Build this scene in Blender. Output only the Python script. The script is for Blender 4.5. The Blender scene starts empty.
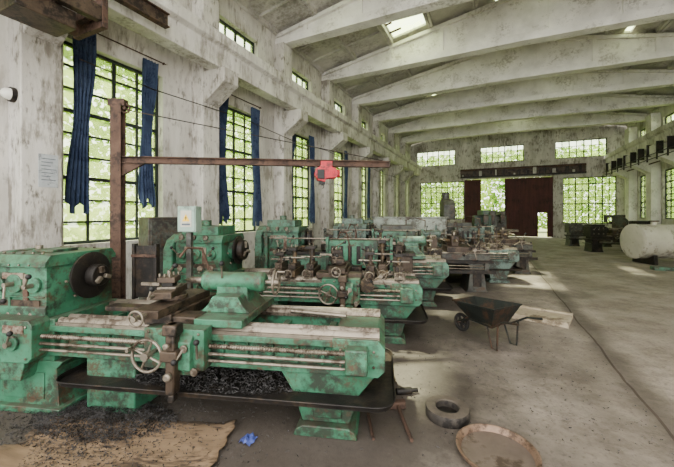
import bpy, bmesh, math, random
from mathutils import Vector, Matrix
R=random.Random(7)
sc=bpy.context.scene
def lin(h):
    h=h.lstrip('#'); o=[]
    for i in (0,2,4):
        v=int(h[i:i+2],16)/255
        o.append(v/12.92 if v<=0.04045 else ((v+0.055)/1.055)**2.4)
    return (*o,1)
# ---------------------------------------------------------------- materials
def newmat(name):
    m=bpy.data.materials.new(name); m.use_nodes=True
    nt=m.node_tree
    return m,nt,nt.nodes,nt.links,nt.nodes['Principled BSDF']
def mat(name,a,b=None,spot=None,spot_at=.3,rough=.6,metal=0.,s=3.,s2=9.,bump=.3,stretch=None,spec=.4,soft=.04,dust=None,dust_amt=.6,coarse=None,spot2=None,spot2_at=.3):
    m,nt,N,L,P=newmat(name)
    b=b or a
    tc=N.new('ShaderNodeTexCoord'); src=tc.outputs['Object']
    mp=N.new('ShaderNodeMapping'); L.new(src,mp.inputs[0])
    if stretch: mp.inputs['Scale'].default_value=stretch
    def noise(sc_,d,r,vec=None):
        n=N.new('ShaderNodeTexNoise'); n.inputs['Scale'].default_value=sc_; n.inputs['Detail'].default_value=d; n.inputs['Roughness'].default_value=r
        L.new(vec or mp.outputs[0],n.inputs['Vector']); return n.outputs[0]
    def mixc(f,c1,c2):
        mx=N.new('ShaderNodeMix'); mx.data_type='RGBA'; L.new(f,mx.inputs[0]); L.new(c1,mx.inputs[6]); mx.inputs[7].default_value=lin(c2); return mx.outputs[2]
    r1=N.new('ShaderNodeValToRGB'); r1.color_ramp.elements[0].position=.34; r1.color_ramp.elements[1].position=.66
    r1.color_ramp.elements[0].color=lin(a); r1.color_ramp.elements[1].color=lin(b)
    L.new(noise(s,8,.65),r1.inputs[0]); col=r1.outputs[0]
    fine=noise(s2,10,.7)
    def spots(col,fi,sp,at,csc):
        co=noise(csc,4,.55,src)
        mu=N.new('ShaderNodeMath'); mu.operation='MULTIPLY'; L.new(fi,mu.inputs[0]); L.new(co,mu.inputs[1])
        r2=N.new('ShaderNodeMapRange'); r2.inputs[1].default_value=at-soft; r2.inputs[2].default_value=at+soft; r2.inputs[4].default_value=.9
        L.new(mu.outputs[0],r2.inputs[0]); return mixc(r2.outputs[0],col,sp)
    if spot: col=spots(col,fine,spot,spot_at,coarse or s2*.22)
    if spot2: col=spots(col,noise(s2*2.3,8,.75),spot2,spot2_at,s2*.4)
    if dust:
        ge=N.new('ShaderNodeNewGeometry'); sx=N.new('ShaderNodeSeparateXYZ'); L.new(ge.outputs['Normal'],sx.inputs[0])
        mr=N.new('ShaderNodeMapRange'); L.new(sx.outputs[2],mr.inputs[0]); mr.inputs[1].default_value=.4; mr.inputs[2].default_value=.95; mr.inputs[4].default_value=dust_amt
        mu2=N.new('ShaderNodeMath'); mu2.operation='MULTIPLY'; mu2.use_clamp=True; L.new(mr.outputs[0],mu2.inputs[0])
        mr2=N.new('ShaderNodeMapRange'); L.new(noise(7,6,.6),mr2.inputs[0]); mr2.inputs[1].default_value=.3; mr2.inputs[2].default_value=.6; mr2.inputs[3].default_value=.35; mr2.inputs[4].default_value=1.2
        L.new(mr2.outputs[0],mu2.inputs[1]); col=mixc(mu2.outputs[0],col,dust)
    L.new(col,P.inputs['Base Color'])
    P.inputs['Roughness'].default_value=rough; P.inputs['Metallic'].default_value=metal
    P.inputs['Specular IOR Level'].default_value=spec
    if bump:
        bp=N.new('ShaderNodeBump'); bp.inputs['Strength'].default_value=bump; bp.inputs['Distance'].default_value=.01
        L.new(fine,bp.inputs['Height']); L.new(bp.outputs[0],P.inputs['Normal'])
    return m
def paint(name,a,b,spot,at=.27,at2=.29): return mat(name,a,b,spot,at,rough=.5,s=2.5,s2=14,bump=.3,spec=.4,dust='#4b463a',dust_amt=.55,soft=.05,spot2='#4a3526',spot2_at=at2)
M={}
M['green']=paint('lathe_green_paint','#26593f','#437d60','#26261e',.275,.31)
M['green2']=paint('worn_green_paint','#325c46','#527b66','#2b2a22',.27,.305)
M['green3']=paint('grey_green_paint','#536a5e','#6f8479','#302f28',.27,.31)
M['dgreen']=paint('dark_green_paint','#213c31','#2f5241','#1a1b18',.27,.3)
M['greyp']=paint('grey_machine_paint','#3c3f39','#565951','#211e1b',.26,.3)
M['palep']=paint('pale_machine_paint','#7f877b','#9ca396','#4a473c',.29,.32)
M['dark']=mat('greasy_dark_steel','#171513','#2a2623','#3c3228',.3,rough=.5,metal=.4,s=6,s2=20)
M['ringm']=mat('dusty_cast_iron','#2e2a26','#4a443d','#1d1a18',.29,rough=.7,metal=.3,s=6,s2=20,dust='#6b6155',dust_amt=.6)
M['steel']=mat('worn_bright_steel','#6b6256','#8f8677','#3c3026',.285,rough=.38,metal=.6,s=5,s2=20)
M['rust']=mat('rusty_steel','#423026','#5b4538','#2b201a',.28,rough=.8,metal=.2,s=5,s2=24)
M['brown']=mat('oily_brown_casting','#3a2f25','#55473a','#1d1916',.27,rough=.5,metal=.35,s=6,s2=20)
M['bronze']=mat('bronze_brown_casting','#4f4030','#6f5d42','#231d17',.265,rough=.5,metal=.35,s=6,s2=20)
M['plate']=mat('worn_instruction_plate','#7a6f60','#978c7b','#52352a',.25,rough=.5,metal=.3,s=20,s2=40)
M['red']=mat('red_paint','#98101f','#b81c2c','#4e1014',.31,rough=.5)
M['chips']=mat('metal_shavings','#2b2a2a','#5e5c5b','#161412',.27,rough=.45,metal=.4,s=40,s2=60,bump=0)
M['plaster']=mat('old_plaster','#b3afa7','#d9d6ce','#8d877d',.305,rough=.95,s=1.6,s2=9,bump=.9,stretch=(1,1,.22),spec=.1,soft=.06,coarse=1.3,spot2='#6d675d',spot2_at=.35)
M['plaster2']=mat('stained_plaster','#a7a299','#d0ccc4','#7b756a',.295,rough=.95,s=2,s2=10,bump=.9,stretch=(1,1,.22),spec=.1,soft=.05,coarse=1.6,spot2='#5a544a',spot2_at=.335)
M['conc']=mat('roof_concrete','#aaa7a0','#c9c6bf','#8a867e',.31,rough=.95,s=1.2,s2=9,bump=.5,spec=.1,soft=.07,coarse=.9)
M['beam']=mat('beam_concrete','#c9c6bf','#e8e5de','#a09b91',.325,rough=.95,s=1.5,s2=12,bump=.6,spec=.1,soft=.06,coarse=1.6)
M['frame']=mat('window_steel','#1d2520','#303a33','#1c1814',.3,rough=.7)
M['curtain']=mat('faded_blue_cloth','#2e394f','#47536b','#283146',.3,rough=.95,s=3,s2=30,bump=.2,spec=.03)
M['wood']=mat('weathered_cardboard','#66543f','#866f55','#3b2f24',.275,rough=.9,s=3,s2=9,stretch=(1,4,1),bump=.3)
M['pale']=mat('pale_board','#93866f','#aea28b','#5d503e',.3,rough=.85,s=3,s2=9)
M['door']=mat('door_red_brown','#3e2220','#532c2a','#2d1a18',.3,rough=.75,s=2,s2=8,stretch=(4,1,.4))
M['white']=mat('dirty_cream_paint','#a9a594','#c0bbab','#736b5c',.31,rough=.55,s=2,s2=8)
M['paper']=mat('faded_paper','#9ea2a4','#b2b7b8','#7a7d7e',.3,rough=.9,s=10,s2=60)
M['ink']=mat('faded_ink','#555c64',rough=.9,bump=0)
M['yellow']=mat('yellow_sign','#e3b414','#eec42a',rough=.5,bump=0)
M['black']=mat('black_paint','#101010','#1c1b1a',rough=.6)
M['boxgreen']=mat('pale_green_enamel','#7f9788','#97ad9f','#5f6d62',.33,rough=.5)
M['copper']=mat('dull_metal_plate','#6f6259','#8d7f73','#54463b',.3,rough=.4,metal=.5,s=2,s2=10,bump=.15)
M['rustrim']=mat('brown_metal_rim','#6d5747','#87705d','#46362a',.3,rough=.5,metal=.4,s=6,s2=20)
M['rubber']=mat('black_rubber','#151413','#26231f','#3a332b',.3,rough=.85)
M['barrow']=mat('barrow_steel','#1c211e','#2b2f2a','#4a3527',.265,rough=.6,metal=.4)
M['bluebag']=mat('blue_plastic','#3b4785','#5a67a8',rough=.5)
M['glasslamp']=mat('milky_glass','#d8d6cc','#e6e4dc',rough=.3)
M['groove']=mat('dirt_groove','#3d352c','#554b40',rough=.95,bump=.5)
def floor_mat():
    m,nt,N,L,P=newmat('oily_shaded_floor')
    tc=N.new('ShaderNodeTexCoord')
    def noise(s,d=8,r=.65):
        n=N.new('ShaderNodeTexNoise'); n.inputs['Scale'].default_value=s; n.inputs['Detail'].default_value=d; n.inputs['Roughness'].default_value=r
        L.new(tc.outputs['Object'],n.inputs['Vector']); return n.outputs[0]
    def ramp(f,p0,p1,c0,c1):
        r=N.new('ShaderNodeValToRGB'); e=r.color_ramp.elements; e[0].position=p0;e[1].position=p1;e[0].color=c0;e[1].color=c1
        L.new(f,r.inputs[0]); return r.outputs[0]
    def mix(f,a,b):
        x=N.new('ShaderNodeMix'); x.data_type='RGBA'; L.new(f,x.inputs[0])
        for i,v in ((6,a),(7,b)):
            if isinstance(v,tuple): x.inputs[i].default_value=v
            else: L.new(v,x.inputs[i])
        return x.outputs[2]
    def math_(op,*a):
        x=N.new('ShaderNodeMath'); x.operation=op
        for i,v in enumerate(a):
            if isinstance(v,(int,float)): x.inputs[i].default_value=v
            else: L.new(v,x.inputs[i])
        return x.outputs[0]
    base=ramp(noise(.8),.35,.65,lin('#7b7165'),lin('#a4998b'))
    st=ramp(noise(1.4,12,.8),.48,.62,(0,0,0,1),(.75,.75,.75,1))
    c=mix(st,base,lin('#5c5146'))
    fine=ramp(noise(26,6,.7),.52,.68,(0,0,0,1),(.6,.6,.6,1))
    c=mix(fine,c,lin('#463d34'))
    sp=ramp(noise(4.5,8,.7),.6,.68,(0,0,0,1),(.6,.6,.6,1))
    c=mix(sp,c,lin('#3f372f'))
    sx=N.new('ShaderNodeSeparateXYZ'); L.new(tc.outputs['Object'],sx.inputs[0])
    d=math_('ABSOLUTE',math_('SUBTRACT',math_('MULTIPLY_ADD',noise(2.5,6,.7),.35,sx.outputs[0]),1.42))
    tr=N.new('ShaderNodeMapRange'); L.new(d,tr.inputs[0]); tr.inputs[1].default_value=.05; tr.inputs[2].default_value=.25; tr.inputs[3].default_value=.7; tr.inputs[4].default_value=0
    c=mix(tr.outputs[0],c,lin('#40382f'))
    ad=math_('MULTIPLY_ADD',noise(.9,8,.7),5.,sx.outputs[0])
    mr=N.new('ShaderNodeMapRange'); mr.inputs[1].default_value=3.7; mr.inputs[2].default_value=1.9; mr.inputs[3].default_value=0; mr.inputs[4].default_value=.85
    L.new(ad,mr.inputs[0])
    c=mix(mr.outputs[0],c,lin('#352e28'))  # darker towards the lathes: oil together with painted-in shade under the machines
    L.new(c,P.inputs['Base Color'])
    rr=N.new('ShaderNodeMapRange'); L.new(noise(1.7),rr.inputs[0]); rr.inputs[1].default_value=.35; rr.inputs[2].default_value=.65; rr.inputs[3].default_value=.5; rr.inputs[4].default_value=.85
    L.new(rr.outputs[0],P.inputs['Roughness'])
    bp=N.new('ShaderNodeBump'); bp.inputs['Strength'].default_value=.5; bp.inputs['Distance'].default_value=.012
    L.new(noise(12,8,.75),bp.inputs['Height']); L.new(bp.outputs[0],P.inputs['Normal'])
    return m
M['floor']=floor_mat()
M['ground']=mat('outdoor_ground','#5f6a3b','#868a58',rough=.9)
def glass_mat():
    m,nt,N,L,P=newmat('dusty_window_glass')
    tc=N.new('ShaderNodeTexCoord')
    v=N.new('ShaderNodeTexVoronoi'); v.inputs['Scale'].default_value=1.9; L.new(tc.outputs['Object'],v.inputs['Vector'])
    sp=N.new('ShaderNodeSeparateColor'); L.new(v.outputs['Color'],sp.inputs[0])
    mr=N.new('ShaderNodeMapRange'); L.new(sp.outputs[0],mr.inputs[0]); mr.inputs[3].default_value=.08; mr.inputs[4].default_value=.4
    tr=N.new('ShaderNodeBsdfTransparent'); tr.inputs[0].default_value=(.92,.97,.86,1); tl=N.new('ShaderNodeBsdfTranslucent'); tl.inputs[0].default_value=lin('#c9d98c')
    mx=N.new('ShaderNodeMixShader'); L.new(mr.outputs[0],mx.inputs[0]); L.new(tr.outputs[0],mx.inputs[1]); L.new(tl.outputs[0],mx.inputs[2])
    L.new(mx.outputs[0],N['Material Output'].inputs[0]); return m
M['glass']=glass_mat()
def leaf_mat():
    m,nt,N,L,P=newmat('glowing_leaves')
    tc=N.new('ShaderNodeTexCoord'); n=N.new('ShaderNodeTexNoise'); n.inputs['Scale'].default_value=.7; n.inputs['Detail'].default_value=3
    L.new(tc.outputs['Object'],n.inputs['Vector'])
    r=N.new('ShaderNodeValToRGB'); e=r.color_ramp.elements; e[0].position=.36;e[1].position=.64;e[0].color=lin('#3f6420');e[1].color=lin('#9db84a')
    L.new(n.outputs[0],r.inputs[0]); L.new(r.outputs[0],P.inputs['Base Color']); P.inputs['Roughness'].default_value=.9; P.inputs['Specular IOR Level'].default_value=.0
    L.new(r.outputs[0],P.inputs['Emission Color']); P.inputs['Emission Strength'].default_value=1.5  # leaves glow by emission, standing in for daylight on them
    return m
M['leaf']=leaf_mat()
# ---------------------------------------------------------------- mesh builder
class MB:
    def __init__(s): s.bm=bmesh.new(); s.mats=[]
    def mi(s,m):
        if m not in s.mats: s.mats.append(m)
        return s.mats.index(m)
    def face(s,vs,m):
        try:
            f=s.bm.faces.new(vs); f.material_index=s.mi(m); return f
        except ValueError: return None
    def box(s,x0,x1,y0,y1,z0,z1,m,rot=None,piv=None):
        v=[Vector((x,y,z)) for z in (z0,z1) for y in (y0,y1) for x in (x0,x1)]
        if rot is not None:
            piv=Vector(piv) if piv else Vector(((x0+x1)/2,(y0+y1)/2,(z0+z1)/2))
            v=[rot@(p-piv)+piv for p in v]
        v=[s.bm.verts.new(p) for p in v]
        for q in ((0,1,3,2),(4,6,7,5),(0,4,5,1),(2,3,7,6),(0,2,6,4),(1,5,7,3)): s.face([v[i] for i in q],m)
    def prism(s,poly,axis,a,b,m):
        def P(p,t): return {'x':(t,p[0],p[1]),'y':(p[0],t,p[1]),'z':(p[0],p[1],t)}[axis]
        A=[s.bm.verts.new(P(p,a)) for p in poly]; B=[s.bm.verts.new(P(p,b)) for p in poly]
        s.face(A,m); s.face(B,m); n=len(poly)
        for i in range(n): s.face([A[i],A[(i+1)%n],B[(i+1)%n],B[i]],m)
    def ring(s,c,ax,r,n):
        ax=Vector(ax).normalized(); t=Vector((0,0,1)) if abs(ax.z)<.9 else Vector((1,0,0))
        u=ax.cross(t).normalized(); w=ax.cross(u)
        return [s.bm.verts.new(Vector(c)+u*math.cos(2*math.pi*i/n)*r+w*math.sin(2*math.pi*i/n)*r) for i in range(n)]
    def lathe(s,p0,ax,prof,m,n=24,cap=True):
        ax=Vector(ax).normalized(); p0=Vector(p0)
        rs=[s.ring(p0+ax*t,ax,max(r,.0005),n) for t,r in prof]
        for a,b in zip(rs,rs[1:]):
            for i in range(n): s.face([a[i],a[(i+1)%n],b[(i+1)%n],b[i]],m)
        if cap: s.face(rs[0],m); s.face(rs[-1],m)
    def cyl(s,p0,p1,r,m,n=20,r1=None):
        p0=Vector(p0);p1=Vector(p1); d=p1-p0
        s.lathe(p0,d,[(0,r),(d.length,r if r1 is None else r1)],m,n)
    def ball(s,c,r,m,n=12):
        k=7; s.lathe(Vector(c)-Vector((0,0,r)),(0,0,1),[(r-r*math.cos(math.pi*i/k),r*math.sin(math.pi*i/k)) for i in range(k+1)],m,n)
    def gear(s,c,ax,r,w,m,teeth=24):
        ax=Vector(ax).normalized(); t=Vector((0,0,1)) if abs(ax.z)<.9 else Vector((1,0,0))
        u=ax.cross(t).normalized(); v=ax.cross(u); c=Vector(c); A=[];B=[]
        n=teeth*4
        for i in range(n):
            rr=r if (i%4)<2 else r*.91; a=2*math.pi*i/n
            d=(u*math.cos(a)+v*math.sin(a))*rr; A.append(s.bm.verts.new(c+d)); B.append(s.bm.verts.new(c+d+ax*w))
        s.face(A,m); s.face(B,m)
        for i in range(n): s.face([A[i],A[(i+1)%n],B[(i+1)%n],B[i]],m)
        s.cyl(c-ax*.01,c+ax*(w+.02),r*.3,m,16)
    def tube(s,pts,r,m,n=10,closed=False):
        pts=[Vector(p) for p in pts]; k=len(pts); rs=[]
        for i,p in enumerate(pts):
            a=pts[(i-1)%k] if (closed or i>0) else p
            b=pts[(i+1)%k] if (closed or i<k-1) else p
            rs.append((p,(b-a).normalized()))
        t0=rs[0][1]; ref=Vector((0,0,1)) if abs(t0.z)<.8 else Vector((1,0,0))
        rings=[]
        for p,t in rs:
            u=t.cross(ref)
            if u.length<1e-3: u=t.cross(Vector((0,1,0)))
            u.normalize(); w=t.cross(u)
            rings.append([s.bm.verts.new(p+u*math.cos(2*math.pi*i/n)*r+w*math.sin(2*math.pi*i/n)*r) for i in range(n)])
        for j in range(k if closed else k-1):
            a=rings[j];b=rings[(j+1)%k]
            for i in range(n): s.face([a[i],a[(i+1)%n],b[(i+1)%n],b[i]],m)
        if not closed: s.face(rings[0],m); s.face(rings[-1],m)
    def wheel(s,c,ax,r,rt,m,spokes=3,hub=.03):
        ax=Vector(ax).normalized(); t=Vector((0,0,1)) if abs(ax.z)<.9 else Vector((1,0,0))
        u=ax.cross(t).normalized(); w=ax.cross(u); c=Vector(c)
        n=28; k=8; rings=[]
        for i in range(n):
            a=2*math.pi*i/n; d=u*math.cos(a)+w*math.sin(a)
            rings.append([s.bm.verts.new(c+d*(r+rt*math.cos(2*math.pi*j/k))+ax*rt*math.sin(2*math.pi*j/k)) for j in range(k)])
        for i in range(n):
            a=rings[i];b=rings[(i+1)%n]
            for j in range(k): s.face([a[j],a[(j+1)%k],b[(j+1)%k],b[j]],m)
        for i in range(spokes):
            a=2*math.pi*i/spokes+.4; d=u*math.cos(a)+w*math.sin(a); s.cyl(c,c+d*r,rt*.8,m,8)
        s.cyl(c-ax*.03,c+ax*.03,hub,m,14)
    def star(s,c,ax,r,m,k=4,rt=.01):
        ax=Vector(ax).normalized(); t=Vector((0,0,1)) if abs(ax.z)<.9 else Vector((1,0,0))
        u=ax.cross(t).normalized(); w=ax.cross(u); c=Vector(c)
        s.cyl(c-ax*.03,c+ax*.03,r*.18,m,12)
        for i in range(k):
            a=2*math.pi*i/k+.5; d=(u*math.cos(a)+w*math.sin(a)+ax*.15); s.cyl(c,c+d*r,rt,m,8); s.ball(c+d*r,rt*2.2,'black',8)
    def obj(s,name,parent=None,bevel=0,smooth=True,loc=None,rot=0,**props):
        bmesh.ops.recalc_face_normals(s.bm,faces=s.bm.faces)
        me=bpy.data.meshes.new(name); s.bm.to_mesh(me); s.bm.free()
        for m in s.mats: me.materials.append(M[m])
        if smooth:
            me.shade_smooth(); me.set_sharp_from_angle(angle=math.radians(35))
        o=bpy.data.objects.new(name,me); sc.collection.objects.link(o)
        if parent: o.parent=parent
        if loc: o.location=loc
        if rot: o.rotation_euler=(0,0,rot)
        if bevel:
            b=o.modifiers.new('bevel','BEVEL'); b.width=bevel; b.segments=2; b.limit_method='ANGLE'; b.angle_limit=math.radians(40)
        for k,v in props.items(): o[k]=v
        return o
def empty(name,loc,rot=0,scale=1,**props):
    o=bpy.data.objects.new(name,None); o.empty_display_size=.2; sc.collection.objects.link(o)
    o.location=loc; o.rotation_euler=(0,0,rot); o.scale=(scale,)*3
    for k,v in props.items(): o[k]=v
    return o
ST=dict(kind='structure')
# ---------------------------------------------------------------- room
XL,XR,YB=-6.1,7.9,27.3
COLS=[2.45+3.1*k for k in range(-1,9)]
def wall_holes(u0,u1,z0,z1,holes,fn):
    us=sorted({u0,u1,*[h[0] for h in holes],*[h[1] for h in holes]})
    for a,b in zip(us,us[1:]):
        hs=sorted([(h[2],h[3]) for h in holes if h[0]<=a+1e-6 and h[1]>=b-1e-6])
        z=z0
        for ha,hb in hs:
            if ha>z: fn(a,b,z,ha)
            z=hb
        if z<z1: fn(a,b,z,z1)
wn=[0]
def window(orient,pos,a,b,z0,z1,nc,nr):
    mb=MB()
    def bx(u0,u1,za,zb,t,m):
        if orient=='x': mb.box(pos-t,pos+t,u0,u1,za,zb,m)
        else: mb.box(u0,u1,pos-t,pos+t,za,zb,m)
    f=.05
    bx(a,b,z0,z0+f,.04,'frame');bx(a,b,z1-f,z1,.04,'frame');bx(a,a+f,z0+f,z1-f,.04,'frame');bx(b-f,b,z0+f,z1-f,.04,'frame')
    for i in range(1,nc):
        u=a+(b-a)*i/nc; w=.03 if i%2==0 else .018
        bx(u-w,u+w,z0+f,z1-f,.025,'frame')
    for j in range(1,nr):
        z=z0+(z1-z0)*j/nr; w=.03 if j%3==0 else .016
        bx(a+f,b-f,z-w,z+w,.02,'frame')
    bx(a+f,b-f,z0+f,z1-f,.003,'glass')
    wn[0]+=1
    mb.obj('window_%d'%wn[0],smooth=False,**ST)
holesL=[]
for c in COLS[:-1]:
    holesL.append((c+.42,c+2.15,1.15,4.45)); holesL.append((c+.6,c+2.1,5.85,6.6))
mb=MB(); wall_holes(COLS[0]-3,YB+.3,0,7.35,holesL,lambda a,b,z,w: mb.box(XL-.3,XL,a,b,z,w,'plaster')); mb.obj('wall_left',smooth=False,**ST)
for i,h in enumerate(holesL): window('x',XL-.18,h[0],h[1],h[2],h[3],4,9 if i%2==0 else 2)
RCOL=[c-1.3 for c in COLS]
holesR=[]
for c in RCOL[4:]:
    e=min(c+2.55,YB-.2); holesR.append((c+.45,e,1.4,3.9)); holesR.append((c+.45,e,5.7,6.6))
mb=MB(); wall_holes(COLS[0]-3,YB+.3,0,7.35,holesR,lambda a,b,z,w: mb.box(XR,XR+.3,a,b,z,w,'plaster')); mb.obj('wall_right',smooth=False,**ST)
for i,h in enumerate(holesR): window('x',XR+.12,h[0],h[1],h[2],h[3],4 if h[1]-h[0]>1.5 else 2,8 if i%2==0 else 2)
holesB=[(-5.3,-1.95,1.25,4.2),(4.45,7.4,1.0,4.15),(-1.75,3.8,0,4.3),(-5.6,-2.6,5.5,6.7),(-.8,2.1,5.5,6.7),(4.0,6.9,5.5,6.7)]
mb=MB(); wall_holes(XL,XR,0,7.3,holesB,lambda a,b,z,w: mb.box(a,b,YB,YB+.3,z,w,'plaster2'))
mb.prism([(XL,7.3),(XR,7.3),(XR,7.35),(.9,8.7),(XL,7.35)],'y',YB,YB+.3,'plaster2')
mb.obj('wall_back',smooth=False,**ST)
for i,h in enumerate(holesB):
    if i!=2: window('y',YB+.15,h[0],h[1],h[2],h[3],8 if i<2 else 7,7 if i<2 else 3)
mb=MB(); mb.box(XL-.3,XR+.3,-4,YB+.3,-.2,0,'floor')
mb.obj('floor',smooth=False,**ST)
mb=MB()
pts=[(1.2+R.uniform(-.006,.006)+.012*math.sin(i*.5),1.0+i*.15) for i in range(140)]
for i in range(len(pts)-1):
    a,b=pts[i],pts[i+1]; w=.012
    v=[mb.bm.verts.new(q) for q in ((a[0]-w,a[1],.003),(a[0]+w,a[1],.003),(b[0]+w,b[1],.003),(b[0]-w,b[1],.003))]
    mb.face(v,'groove')
mb.obj('trim_1',smooth=False,**ST)
mb=MB()
mb.box(-40,-6.4,-12,50,-.3,-.05,'ground'); mb.box(-6.4,40,27.6,60,-.3,-.02,'ground'); mb.box(8.2,40,-12,27.6,-.3,-.05,'ground')
mb.obj('outdoor_ground',smooth=False,kind='stuff',label='grassy ground outside the workshop walls',category='ground')
tn=[1]
def trim(mb,bevel=.015):
    tn[0]+=1; return mb.obj('trim_%d'%tn[0],smooth=False,bevel=bevel,**ST)
for c in COLS[:-1]:
    mb=MB(); mb.box(XL,XL+.36,c-.24,c+.24,0,6.9,'plaster2')
    mb.prism([(XL+.36,4.1),(XL+.95,4.5),(XL+.95,4.8),(XL+.36,4.8)],'y',c-.22,c+.22,'plaster2'); trim(mb)
for c in RCOL:
    mb=MB(); mb.box(XR-.4,XR,c-.34,c+.34,0,6.9,'beam')
    mb.prism([(XR-.4,3.8),(XR-1.3,4.35),(XR-1.3,4.8),(XR-.4,4.8)],'y',c-.3,c+.3,'beam'); trim(mb)
for x0,x1 in ((XL+.38,XL+.92),(XR-1.2,XR-.6)):
    mb=MB(); xm=(x0+x1)/2
    mb.prism([(x0+.1,4.8),(x1-.1,4.8),(x1-.1,5.22),(x1,5.28),(x1,5.5),(x0,5.5),(x0,5.28),(x0+.1,5.22)],'y',COLS[0]-3,YB-.02,'plaster')
    mb.box(xm-.05,xm+.05,COLS[0]-3,YB-.02,5.5,5.6,'rust'); trim(mb)
def zr(x): return 7.35+1.35*(1-abs(x-.9)/7)
for c in COLS[1:-1]:
    mb=MB()
    for s in (-1,1):
        e=XL+.0 if s<0 else XR
        r=.9
        mb.prism([(e,6.88),(r,6.96),(r,7.2),(e,7.1)],'y',c-.18,c+.18,'beam')
        mb.prism([(e,7.1),(r,7.2),(r,zr(r)-.3),(e,zr(e)-.22)],'y',c-.07,c+.07,'beam')
        mb.prism([(e,zr(e)-.22),(r,zr(r)-.3),(r,zr(r)-.16),(e,zr(e)-.12)],'y',c-.17,c+.17,'beam')
        for t in (.15,.4,.65,.9):
            x=e+(r-e)*t; zb=7.1+.1*t; mb.box(x-.06,x+.06,c-.13,c+.13,zb,zr(x)-.24,'beam')
    trim(mb,0)
mb=MB(); sky=MB()
skyl={(1,1):(.25,.95,.2,.62),(2,1):(.5,.9,.1,.8),(3,2):(.12,1.3,.05,.92),(4,2):(.4,1.0,.08,.6),(4,7):(.5,.7,.2,1.0),(3,5):(.5,.62,0,1),(5,6):(.5,.9,.3,.6),(6,2):(.4,.9,0,.5),(7,5):(.4,.9,.4,1),(4,4):(.6,.75,0,.6)}  # one near opening lies out of view, added to throw sun patches on floor
for bi in range(0,len(COLS)-1):
    y0,y1=COLS[bi]+.0,COLS[bi+1]
    for st in range(10):
        xa=XL+1.4*st; xb=xa+1.4
        def slab(b_,u0,u1,v0,v1,lo=-.02,hi=.06,m='conc'):
            if u1-u0<1e-4 or v1-v0<1e-4: return
            b_.prism([(u0,zr(u0)+lo),(u1,zr(u1)+lo),(u1,zr(u1)+hi),(u0,zr(u0)+hi)],'y',v0,v1,m)
        if (bi,st) in skyl:
            q=skyl[(bi,st)]; hx0,hx1=xa+q[0],xa+q[1]; v0,v1=y0+(y1-y0)*q[2],y0+(y1-y0)*q[3]
            slab(mb,xa,hx0,y0,y1); slab(mb,hx1,xb,y0,y1); slab(mb,hx0,hx1,y0,v0); slab(mb,hx0,hx1,v1,y1)
            slab(sky,hx0,hx1,v0,v1,.03,.05,'glass')
            if (bi,st)==(3,2):
                for k in range(5):
                    vv=v0+.2+k*.5; slab(mb,hx0,hx0+R.uniform(.15,.85),vv,vv+R.uniform(.06,.16),-.05,-.02,'rust')
        else: slab(mb,xa,xb,y0,y1)
        for u in (xa+.01,xb-.09):
            mb.prism([(u,zr(u)-.16),(u+.08,zr(u+.08)-.16),(u+.08,zr(u+.08)),(u,zr(u))],'y',y0+.18,y1-.18,'conc')
        for k in (1,2):
            yy=y0+(y1-y0)*k/3
            if (bi,st) not in skyl:
                mb.prism([(xa+.09,zr(xa+.09)-.09),(xb-.09,zr(xb-.09)-.09),(xb-.09,zr(xb-.09)),(xa+.09,zr(xa+.09))],'y',yy-.03,yy+.03,'conc')
mb.obj('ceiling',smooth=False,**ST)
wn[0]+=1; sky.obj('window_%d'%wn[0],smooth=False,**ST)
mb=MB()
mb.box(-1.9,-.75,YB-.14,YB-.06,.04,4.25,'door')
for z in (.1,1.4,2.8,4.1): mb.box(-1.9,-.75,YB-.17,YB-.14,z,z+.1,'door')
mb.obj('door_1',smooth=False,bevel=.006,**ST)
mb=MB()
wall_holes(.85,3.85,.04,4.25,[(2.95,3.5,.04,1.75)],lambda a,b,z,w: mb.box(a,b,YB-.14,YB-.06,z,w,'door'))
for z in (1.95,3.0,4.1): mb.box(.85,3.85,YB-.17,YB-.14,z,z+.1,'door')
for x in (.85,1.8,2.75,3.75): mb.box(x,x+.08,YB-.17,YB-.14,.04,4.25,'door')
mb.obj('door_2',smooth=False,bevel=.006,**ST)
mb=MB()
mb.box(-2.2,5.7,YB-.36,YB-.2,4.38,4.5,'dark'); mb.box(-2.2,5.7,YB-.34,YB-.18,4.92,5.05,'rust')
for i in range(20):
    x=-2.1+i*.39+R.uniform(-.06,.06); mb.box(x,x+R.uniform(.06,.2),YB-.34,YB-.2,4.42,R.uniform(4.6,5.0),'dark' if i%3 else 'plaster2')
mb.box(-2.2,5.7,YB-.2,YB,4.45,4.95,'brown')
trim(mb,0)
# ---------------------------------------------------------------- foliage
def leaves(name,n,fx,size,label):
    vs=[];fs=[]
    for i in range(n):
        c=Vector(fx()); a=Vector((R.gauss(0,1),R.gauss(0,1),R.gauss(0,1))).normalized(); b=a.cross(Vector((R.gauss(0,1),R.gauss(0,1),R.gauss(0,1)))).normalized()
        s=size*R.uniform(.6,1.3); k=len(vs)
        vs+= [c-a*s,c+b*s*.5,c+a*s,c-b*s*.5]; fs.append((k,k+1,k+2,k+3))
    me=bpy.data.meshes.new(name); me.from_pydata([tuple(v) for v in vs],[],fs); me.materials.append(M['leaf'])
    o=bpy.data.objects.new(name,me); sc.collection.objects.link(o); o['kind']='stuff'; o['label']=label; o['category']='foliage'
def lp():
    if R.random()<.8: return (R.uniform(-12.5,-9.2),R.uniform(-4,38),.22+8.0*R.random()**.9)
    return (R.uniform(-16,-13),R.uniform(-6,50),.3+9.5*R.random())
leaves('tree_foliage',46000,lp,.15,'dense green leaves with added glow outside the tall windows')
leaves('hedge_foliage',16000,lambda:(R.uniform(-9,14),R.uniform(34,37),.3+7.2*R.random()**1.0),.22,'bright green trees beyond the end wall and door')
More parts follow.
